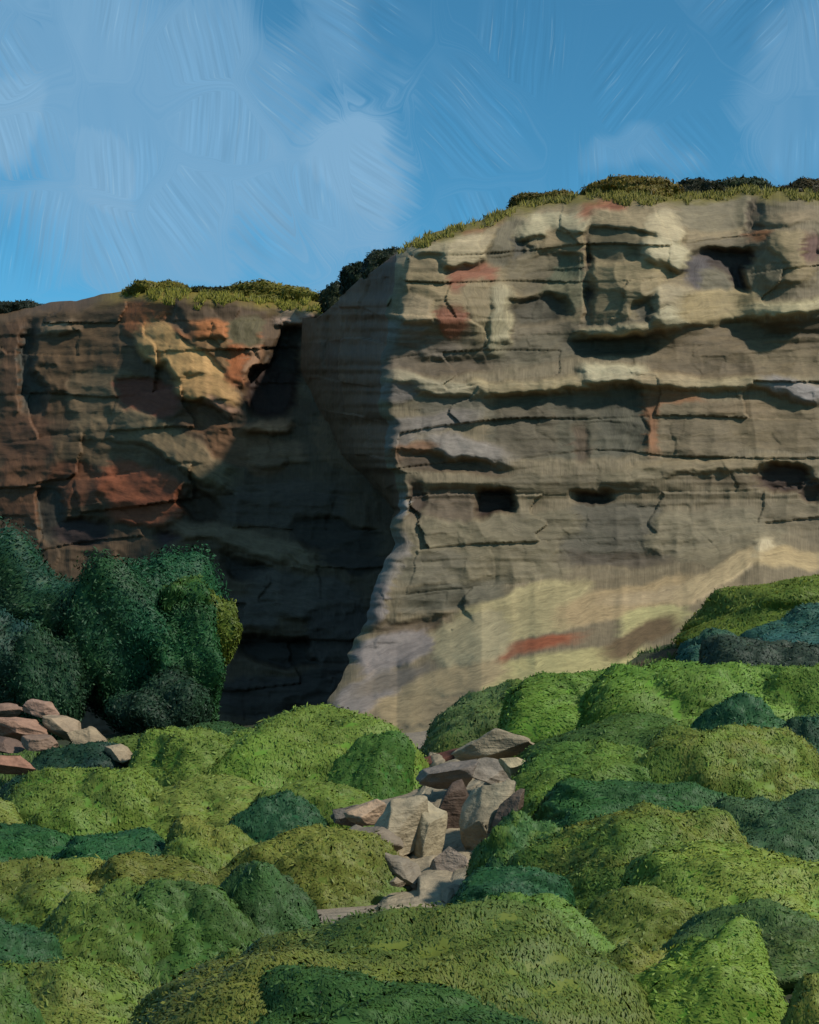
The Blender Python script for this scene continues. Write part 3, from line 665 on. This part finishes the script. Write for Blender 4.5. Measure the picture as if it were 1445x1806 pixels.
# ------------------------------------------------------------------ foliage
K_F = 0.90
def noise3(p, sc, seed):
    a, b, c = p[:, 0] * sc, p[:, 1] * sc, p[:, 2] * sc
    return (fbm(a + seed, b + .37 * c, seed, 2) + fbm(b - seed, c + .41 * a, seed + 3, 2) + fbm(c + 7, a - .33 * b, seed + 6, 2)) / 1.5
def leaves_mesh(name, pts, nrm, L, W, flow, jit, cols, rng, mat, core=None):
    n = len(pts)
    nn = nrm + rng.normal(0, jit, (n, 3)); nn /= np.linalg.norm(nn, axis=1, keepdims=True)
    tv = flow + rng.normal(0, .45, (n, 3))
    tv -= nn * (tv * nn).sum(1, keepdims=True); tv /= np.linalg.norm(tv, axis=1, keepdims=True) + 1e-9
    bv = np.cross(nn, tv)
    l = (L * rng.uniform(.6, 1.35, (n, 1))) * np.where(rng.random((n, 1)) < .10, 1.8, 1.0); w = np.minimum(W * rng.uniform(.7, 1.5, (n, 1)), l * .5)
    v = np.stack([pts - tv * l * .5, pts + bv * w * .5 + tv * l * .05, pts + tv * l * .5 + nn * l * .05, pts - bv * w * .5 + tv * l * .05], 1).reshape(-1, 3)
    f = np.arange(4 * n).reshape(-1, 4)
    cc = np.repeat(cols, 4, 0); mm = np.repeat(nrm, 4, 0)
    if core is not None:
        cv, cf, ccol, cn = core
        f = np.concatenate([f, cf + len(v)], 0); v = np.concatenate([v, cv], 0)
        cc = np.concatenate([cc, ccol], 0); mm = np.concatenate([mm, cn], 0)
    return make_mesh(name, v, f, mat, {'col': ('FLOAT_COLOR', rgba(cc)), 'mound': ('FLOAT_VECTOR', mm)}, smooth=False)

def tube(p0, p1, r0, r1, k=7):
    p0 = np.array(p0, float); p1 = np.array(p1, float)
    d = p1 - p0; d /= np.linalg.norm(d)
    a = np.cross(d, (0.3, 0.9, 0.2)); a /= np.linalg.norm(a); b = np.cross(d, a)
    th = np.linspace(0, 2 * np.pi, k, endpoint=False)
    ring = np.cos(th)[:, None] * a + np.sin(th)[:, None] * b
    mid = (p0 + p1) / 2 + a * r0 * .6
    v = np.concatenate([p0 + ring * r0, mid + ring * (r0 + r1) / 2, p1 + ring * r1], 0)
    f = []
    for s_ in range(2):
        for i in range(k):
            j = (i + 1) % k
            f.append((s_ * k + i, s_ * k + j, (s_ + 1) * k + j, (s_ + 1) * k + i))
    return v, np.array(f)

def star(seed, nl, amp):
    r = np.random.default_rng(seed)
    c = r.normal(0, 1, (nl, 3)); c[:, 2] = np.abs(c[:, 2]) * 1.0 + .05; c /= np.linalg.norm(c, axis=1, keepdims=True)
    k = r.uniform(9, 34, nl); a = r.uniform(.3, 1, nl) * amp
    def f(d):
        return 1 + (a * np.exp(k * (d @ c.T - 1))).sum(1) + .42 * fbm(d[:, 0] * 1.9 + seed, d[:, 1] * 1.9 + d[:, 2] * 1.6, seed, 2) + .12 * fbm(d[:, 0] * 6 + seed, d[:, 1] * 6 + d[:, 2] * 5, seed, 2)
    return f
def shrub(spec, i, group, lobes=9, amp=.22, cover=2.9):
    name, cx, hw, top_, base_, Y, cols, label, dens = spec
    rng = np.random.default_rng(500 + i)
    base_p = P(cx, base_, Y); rx = hw / F * Y; h = (base_ - top_) / F * Y
    ry = rx * 0.85 if h < rx * 1.6 else rx * .9
    f = star(31 + i * 3, lobes, amp)
    rag = name in ('dark_bush', 'rim_bush')
    tall = name == 'dark_bush'
    pw = 2.2 if tall else 2.4
    rx *= 1.1 if tall else (1.2 if name == 'rim_bush' else 1.28)
    lean_ = rng.uniform(-.22, .22)
    # directions
    def dirs(n):
        d = rng.normal(0, 1, (n, 3)); d /= np.linalg.norm(d, axis=1, keepdims=True)
        if not tall:
            d[:, 2] = np.where(d[:, 2] < -.34, -d[:, 2], d[:, 2])
        return d
    test = dirs(3000); rt = f(test)[:, None] * test
    sx = 1 / np.percentile(np.abs(rt[:, 0]), 99); sz = 1 / np.percentile(rt[:, 2], 99.7)
    # blocky superellipsoid so that the flanks stay upright and the top stays broad
    def surf(d):
        e = (np.abs(d) ** pw).sum(1) ** (-1 / pw)
        r = f(d)[:, None] * d * (e / 1.0)[:, None]
        r = r * np.array([rx * sx, ry * sx, h * sz])
        if not tall and name != 'rim_bush':
            fl = 1 + .30 * np.clip(1 - r[:, 2] / h, 0, 1.2) ** 2
            r[:, :2] *= fl[:, None]
        if tall:
            r = r * np.array([1, 1, .54]) + np.array([0, 0, .47 * h])
        else:
            r[:, 0] += lean_ * np.maximum(r[:, 2], 0)
        return r
    def normals(d):
        eps = .03
        a = np.cross(d, (0.21, .77, .6)); a /= np.linalg.norm(a, axis=1, keepdims=True); b = np.cross(d, a)
        p0 = surf(d); pa = surf((d + eps * a) / np.linalg.norm(d + eps * a, axis=1, keepdims=True)); pb = surf((d + eps * b) / np.linalg.norm(d + eps * b, axis=1, keepdims=True))
        n = np.cross(pa - p0, pb - p0); n /= np.linalg.norm(n, axis=1, keepdims=True) + 1e-9
        n *= np.sign((n * d).sum(1, keepdims=True) + 1e-9)
        return p0, n
    L = .022 + .0025 * Y; W = L * .36
    area = 2 * np.pi * ((rx * ry) ** 1.6 / 3 + 2 * (rx * h) ** 1.6 / 3) ** (1 / 1.6)
    n = int(min(115000, max(700, cover * dens * area / (L * W * .5))))
    d = dirs(n)
    p0, nr = normals(d)
    cz = np.array([0, 0, .47 * h if tall else 0.0])
    p = cz + (p0 - cz) * rng.uniform(.9955, 1.0045, (n, 1))
    spr = rng.random(n) < (.28 if rag else .06)
    p[spr] = cz + (p0[spr] - cz) * rng.uniform(1.005, 1.10 if rag else 1.03, (int(spr.sum()), 1))
    pal = lin(np.array(cols)) * K_F
    nz = noise3(p, 1.6 / max(rx, .3), i * 11 + 2) * 3.0 + .5 + rng.normal(0, .10, n)
    kf = np.clip(nz, 0, .999) * (len(pal) - 1) if len(pal) > 1 else np.zeros(n)
    k0 = np.floor(kf).astype(int); fr = (kf - k0)[:, None]
    cc = pal[k0] * (1 - fr) + pal[np.minimum(k0 + 1, len(pal) - 1)] * fr
    if not rag:
        wp = p + base_p
        gl = np.clip(.5 + 2.6 * noise3(wp * np.array([1, .6, 1]), .9 / (.25 * Y ** .75), 404), 0, 1)[:, None]
        glob = (lin((70, 108, 44)) * (1 - gl) + lin((116, 132, 54)) * gl) * K_F
        mg = .38 * float(np.clip((pal[:, 1].mean() - .10) / .06, .15, 1))
        cc = cc * (1 - mg) + glob * mg
    cc = cc * (1 + rng.normal(0, .09, (n, 1))) * (1 + rng.normal(0, .04, (n, 3)))
    cc = np.clip(cc * np.array((1.06, .92, 1.12)), .004, .5)
    ax = rng.normal(0, 1, 3); ax[2] *= .3
    flow = np.cross(nr, ax / np.linalg.norm(ax)) + .35 * np.stack([fbm(p[:, 0] * 2, p[:, 2] * 2, i, 2), fbm(p[:, 1] * 2, p[:, 2] * 2, i + 5, 2), fbm(p[:, 0] * 2, p[:, 1] * 2, i + 9, 2)], 1) * 4
    # inner twig mass
    nu, nv = 44, 18
    a = np.linspace(0, 2 * np.pi, nu, endpoint=False); z = np.sin(np.linspace(-1.5 if tall else -.42, np.pi / 2 - .02, nv))
    A, Z = np.meshgrid(a, z); rr = np.sqrt(1 - Z * Z)
    cd = np.stack([rr * np.cos(A), rr * np.sin(A), Z], -1).reshape(-1, 3)
    cp, cn = normals(cd)
    idx = np.arange(nu * nv).reshape(nv, nu); nx = np.roll(idx, -1, 1)
    cf = np.stack([idx[:-1], nx[:-1], nx[1:], idx[1:]], -1).reshape(-1, 4)
    ccol = np.ones((len(cp), 3)) * pal.mean(0)
    root = bpy.data.objects.new(name, None); col.objects.link(root)
    root.location = tuple(base_p); root.empty_display_size = .3
    tag(root, label, 'bush' if 'bush' in name else 'shrub', group)
    nr2 = nr + spr[:, None] * rng.normal(0, .7, (n, 3)); nr2 /= np.linalg.norm(nr2, axis=1, keepdims=True)
    me = leaves_mesh('foliage', p, nr2, L, W, flow, .17, cc, rng, LEAF, (cz + (cp - cz) * .99, cf, ccol, cn))
    link('foliage', me, root)
    for b in range(3):
        th = rng.uniform(0, 6.28); r = .25 * rx
        tv, tf = tube((r * .4 * math.cos(th), r * .4 * math.sin(th), -.5), (r * 1.6 * math.cos(th), r * 1.6 * math.sin(th), h * .6), (.16 if tall else .05) + .03 * rx, .04)
        link('stem', make_mesh('stem', tv, tf, BARK), root)
    return root
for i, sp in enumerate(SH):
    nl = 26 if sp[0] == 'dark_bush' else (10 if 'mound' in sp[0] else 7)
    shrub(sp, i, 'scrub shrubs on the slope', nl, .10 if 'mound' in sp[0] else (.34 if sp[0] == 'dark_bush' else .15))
rim_px = np.concatenate([U[0], Us[0], UL[0][UL[0] < 590]]); rim_y = np.concatenate([Yd[0], (Ys + Rl)[0], YL[0][UL[0] < 590]]); rim_v = np.concatenate([V[0], Vs[0], VL[0][UL[0] < 590]])
for i, sp in enumerate(RIM):
    j = int(np.argmin(np.abs(rim_px - sp[1])))
    sp = sp[:3] + (min(sp[3], rim_v[j] - 8), rim_v[j] + 14, rim_y[j] + 1.6) + sp[6:]
    shrub(sp, 200 + i, 'bushes along the cliff rims', 6, .3)

# ------------------------------------------------------------------ boulders
def rock(name, cx, cy, hw, hh, a, Y, c, label, seed, cuts=15, group=None):
    import bmesh
    rng = np.random.default_rng(seed)
    bm = bmesh.new(); bmesh.ops.create_icosphere(bm, subdivisions=5, radius=1)
    v = np.array([x.co[:] for x in bm.verts]); f = np.array([[x.index for x in fc.verts] for fc in bm.faces]); bm.free()
    for k in range(cuts):
        n = rng.normal(0, 1, 3); n /= np.linalg.norm(n); h_ = rng.uniform(.42, .78)
        d = v @ n
        v = v - np.maximum(d - h_, 0)[:, None] * n * .99
    v += v / np.linalg.norm(v, axis=1, keepdims=True) * (.16 * noise3(v, 2.2, seed) + .05 * noise3(v, 7, seed + 1))[:, None]
    v[:, [0, 2]] /= np.percentile(np.abs(v[:, [0, 2]]), 99, axis=0)
    sx, sz = 1.04 * hw / F * Y, 1.04 * hh / F * Y
    cr, sr = math.cos(-math.radians(a)), math.sin(-math.radians(a))
    x, z = v[:, 0] * sx, v[:, 2] * sz
    w = np.stack([x * cr - z * sr, v[:, 1] * (sx + sz) * .5, x * sr + z * cr], 1)
    nz = noise3(v, 1.3, seed + 4)
    cc = lin(c)[None] * .8 * (1 + .5 * nz)[:, None]
    me = make_mesh(name, w, f, BOULDER, {'col': ('FLOAT_COLOR', rgba(np.clip(cc, .005, .7))), 'stroke': ('FLOAT_VECTOR', w[:, [0, 2, 1]] * 2.2 + seed)})
    o = link(name, me); o.location = tuple(P(cx, cy, Y))
    return tag(o, label, 'boulder' if name == 'boulder' else 'rock', group)
ROCKS = [
 ('boulder', 30, 1284, 62, 22, 14, 63, (142,110,90), 'long pinkish orange boulder at the left border under the dark bushes'),
 ('boulder', 78, 1254, 34, 18, 5, 65, (150,120,102), 'small pinkish boulder on top of the rubble, furthest back'),
 ('boulder', 112, 1284, 40, 20, 18, 63.5, (146,126,102), 'tan boulder in the middle of the rubble'),
 ('boulder', 165, 1308, 46, 20, 26, 62, (142,124,98), 'tan boulder slanting down towards the green shrubs'),
 ('boulder', 22, 1350, 46, 18, 5, 58, (138,100,80), 'rust coloured boulder on the left border above the sage shrub'),
 ('boulder', 208, 1328, 28, 15, 20, 60, (140,124,100), 'smallest tan boulder at the lower right end of the rubble'),
 ('boulder', 8, 1318, 48, 17, 10, 62, (104,84,72), 'brown boulder between the long and the rust coloured ones'),
 ('boulder', 72, 1312, 36, 16, 12, 61, (128,104,86), 'dull brown boulder below the middle of the rubble'),
 ('boulder', 5, 1256, 36, 16, -8, 66, (136,108,90), 'pinkish boulder behind the long one at the left border'),
 ('gully_rock', 692, 1480, 50, 80, 16, 42, (152,138,112), 'tall pale slab at the left side of the gully'),
 ('gully_rock', 752, 1478, 40, 88, -2, 42.6, (146,134,108), 'tall pale slab left of the dark cleft in the gully'),
 ('gully_rock', 862, 1458, 50, 88, 22, 42.5, (136,124,100), 'grey tan slab in the gully, right of the dark cleft'),
 ('gully_rock', 798, 1440, 30, 62, 8, 45, (84,68,56), 'dark brown rock in the cleft between the two pale slabs'),
 ('gully_rock', 655, 1428, 46, 26, -5, 45, (162,136,110), 'peach coloured rock at the left top of the gully'),
 ('gully_rock', 640, 1490, 60, 40, 20, 41.5, (118,106,90), 'grey brown rock under the peach coloured one'),
 ('gully_rock', 618, 1440, 34, 20, -8, 46, (118,110,100), 'small grey rock at the left edge of the gully'),
 ('gully_rock', 788, 1366, 56, 30, -16, 51, (112,102,92), 'grey rock across the gully above the dark cleft'),
 ('gully_rock', 868, 1366, 50, 26, 14, 52, (126,116,102), 'grey rock leaning against the one across the gully'),
 ('gully_rock', 918, 1356, 44, 19, 8, 48, (164,148,116), 'flat cream rock at the right edge of the gully'),
 ('gully_rock', 872, 1312, 72, 28, -10, 56, (142,128,104), 'tan rock at the head of the gully'),
 ('gully_rock', 905, 1425, 20, 58, 30, 41.5, (98,82,68), 'thin brown rock leaning on the right slab'),
 ('gully_rock', 795, 1530, 50, 36, 5, 40, (138,122,106), 'pinkish rock at the foot of the gully'),
 ('gully_rock', 705, 1535, 40, 28, 20, 39.5, (122,112,96), 'low grey rock at the left foot of the gully'),
 ('gully_rock', 775, 1338, 58, 16, -14, 62, (96,58,44), 'rusty flat rock behind the gully head'),
]
for i, r_ in enumerate(ROCKS):
    rock(*r_, seed=40 + i * 7, group='boulders under the dark bushes' if r_[0] == 'boulder' else 'rocks in the gully')

# the bedrock itself, cropping out all down the gully
oy = np.linspace(37, 70, 230); ow = np.linspace(-1, 1, 130)
OW, OY = np.meshgrid(ow, oy)
OX = (np.interp(OY, [37, 45, 52, 58, 64, 70], [752, 755, 805, 850, 810, 770]) - CX) / F * OY + OW * np.interp(OY, [37, 44, 55, 70], [1.4, 2.6, 2.4, 2.2])
ob, ot = blocks(OX * 40, OY * 22, 46, 40, 611, 4.0)
edge_ = np.clip((1 - np.abs(OW)) * 3, 0, 1) * np.clip((OY - 37) / 2, 0, 1) * np.clip((70 - OY) / 4, 0, 1)
OZ = ground_z(OX, OY) - .35 + edge_ * (.55 + ob * .28 + .5 * fbm(OX / 1.2, OY / 1.6, 71, 4))
oc = lin((146, 132, 108)) * .8 * (1 + .35 * ot + .5 * fbm(OX / .8, OY / 1.1, 72, 3))[..., None]
idx = np.arange(OX.size).reshape(OX.shape)
q = np.stack([idx[:-1, :-1], idx[:-1, 1:], idx[1:, 1:], idx[1:, :-1]], -1).reshape(-1, 4)
O3 = np.stack([OX, OY, OZ], -1).reshape(-1, 3)
tag(link('rock_outcrop', make_mesh('rock_outcrop', O3, q, BOULDER, {'col': ('FLOAT_COLOR', rgba(np.clip(oc.reshape(-1, 3), .01, .7))), 'stroke': ('FLOAT_VECTOR', O3 * 2)})),
    'pale bedrock outcrop running down the gully between the shrubs', 'outcrop')

# loose stones lying in the gully
stone = rock('loose_stone', 700, 1555, 14, 10, 0, 38.5, (140, 126, 104), 'small loose tan stone among the gully rocks', 911, group='loose stones in the gully')
rs = np.random.default_rng(77)
for k in range(15):
    f_ = rs.random(); yy_ = 37.5 + 26 * f_ ** 1.3
    px_ = np.interp(yy_, [37, 45, 56, 66], [760, 770, 850, 800]) + rs.normal(0, 48)
    xx_ = (px_ - CX) / F * yy_
    c_ = stone.copy(); col.objects.link(c_)
    sc_ = rs.uniform(.8, 1.9); c_.scale = (sc_ * rs.uniform(.7, 1.4), sc_, sc_ * rs.uniform(.7, 1.2))
    c_.rotation_euler = (rs.uniform(-.5, .5), rs.uniform(-.5, .5), rs.uniform(0, 6.28))
    c_.location = (xx_, yy_, float(ground_z(np.array([xx_]), np.array([yy_]))[0]) + .02)

# ------------------------------------------------------------------ grass: on the rims, on the scree foot and between the shrubs
def grass(name, pts, L, cols, seed, label, lean=.35):
    rng = np.random.default_rng(seed)
    n = len(pts)
    up = np.array([0, 0, 1.0]) + rng.normal(0, lean, (n, 3)); up /= np.linalg.norm(up, axis=1, keepdims=True)
    sd = np.cross(up, rng.normal(0, 1, (n, 3))); sd /= np.linalg.norm(sd, axis=1, keepdims=True)
    l = L * rng.uniform(.5, 1.4, (n, 1)); w = l * .16
    v = np.stack([pts - sd * w, pts + sd * w, pts + up * l], 1).reshape(-1, 3)
    pal = lin(np.array(cols)) * K_F
    kk = rng.random((n, 1))
    cc = pal[0] * kk + pal[1] * (1 - kk); cc *= 1 + rng.normal(0, .12, (n, 1))
    me = make_mesh(name, v, np.arange(3 * n).reshape(-1, 3), GRASS, {'col': ('FLOAT_COLOR', rgba(np.repeat(np.clip(cc, .004, .5), 3, 0))), 'mound': ('FLOAT_VECTOR', np.tile([0, -.3, .95], (3 * n, 1)))}, smooth=False)
    return tag(link(name, me), label, 'grass', kind='stuff')
rng = np.random.default_rng(9)
def pick(X, mask, n):
    ii = np.argwhere(mask); ii = ii[rng.integers(0, len(ii), n)]
    p = X[ii[:, 0], ii[:, 1]] + rng.normal(0, .06, (n, 3))
    return p
grass('rim_grass', pick(XYZ, (V - top < 16 + 40 * fbm(U / 25, U * 0, 3, 3)) & (U > 705) & (fbm(U / 12, V / 9, 19, 3) > -.08), 9000), .30, [(122, 116, 46), (96, 92, 38)], 1, 'dry olive grass fringe along the top of the right cliff')
grass('rim_grass', pick(XL, (VL - topL < 20 + 40 * fbm(UL / 25, UL * 0, 3, 3)) & (UL > 215) & (UL < 600) & (fbm(UL / 12, VL / 9, 19, 3) > -.08), 7000), .36, [(126, 122, 42), (100, 98, 36)], 2, 'yellow olive grass fringe along the top of the left cliff')
n = 120000
yy = rng.uniform(11, 84, n) ** 1.0; xx = rng.uniform(-.33, .33, n) * yy
keep = fbm(xx / 2.5, yy / 2.5, 66, 3) > -.12
cxx = np.abs(xx - P(780, 1450, yy)[..., 0]); keep &= ~((np.abs(xx - (1385 - CX) / F * yy) < .5) & (yy < 20)); keep &= ~((cxx < 5.0) & (yy > 34))
xx, yy = xx[keep], yy[keep]
grass('undergrowth', np.stack([xx, yy, ground_z(xx, yy) - .1], 1), .32, [(84, 108, 44), (66, 88, 40)], 4, 'dark low undergrowth between the shrubs', .6)
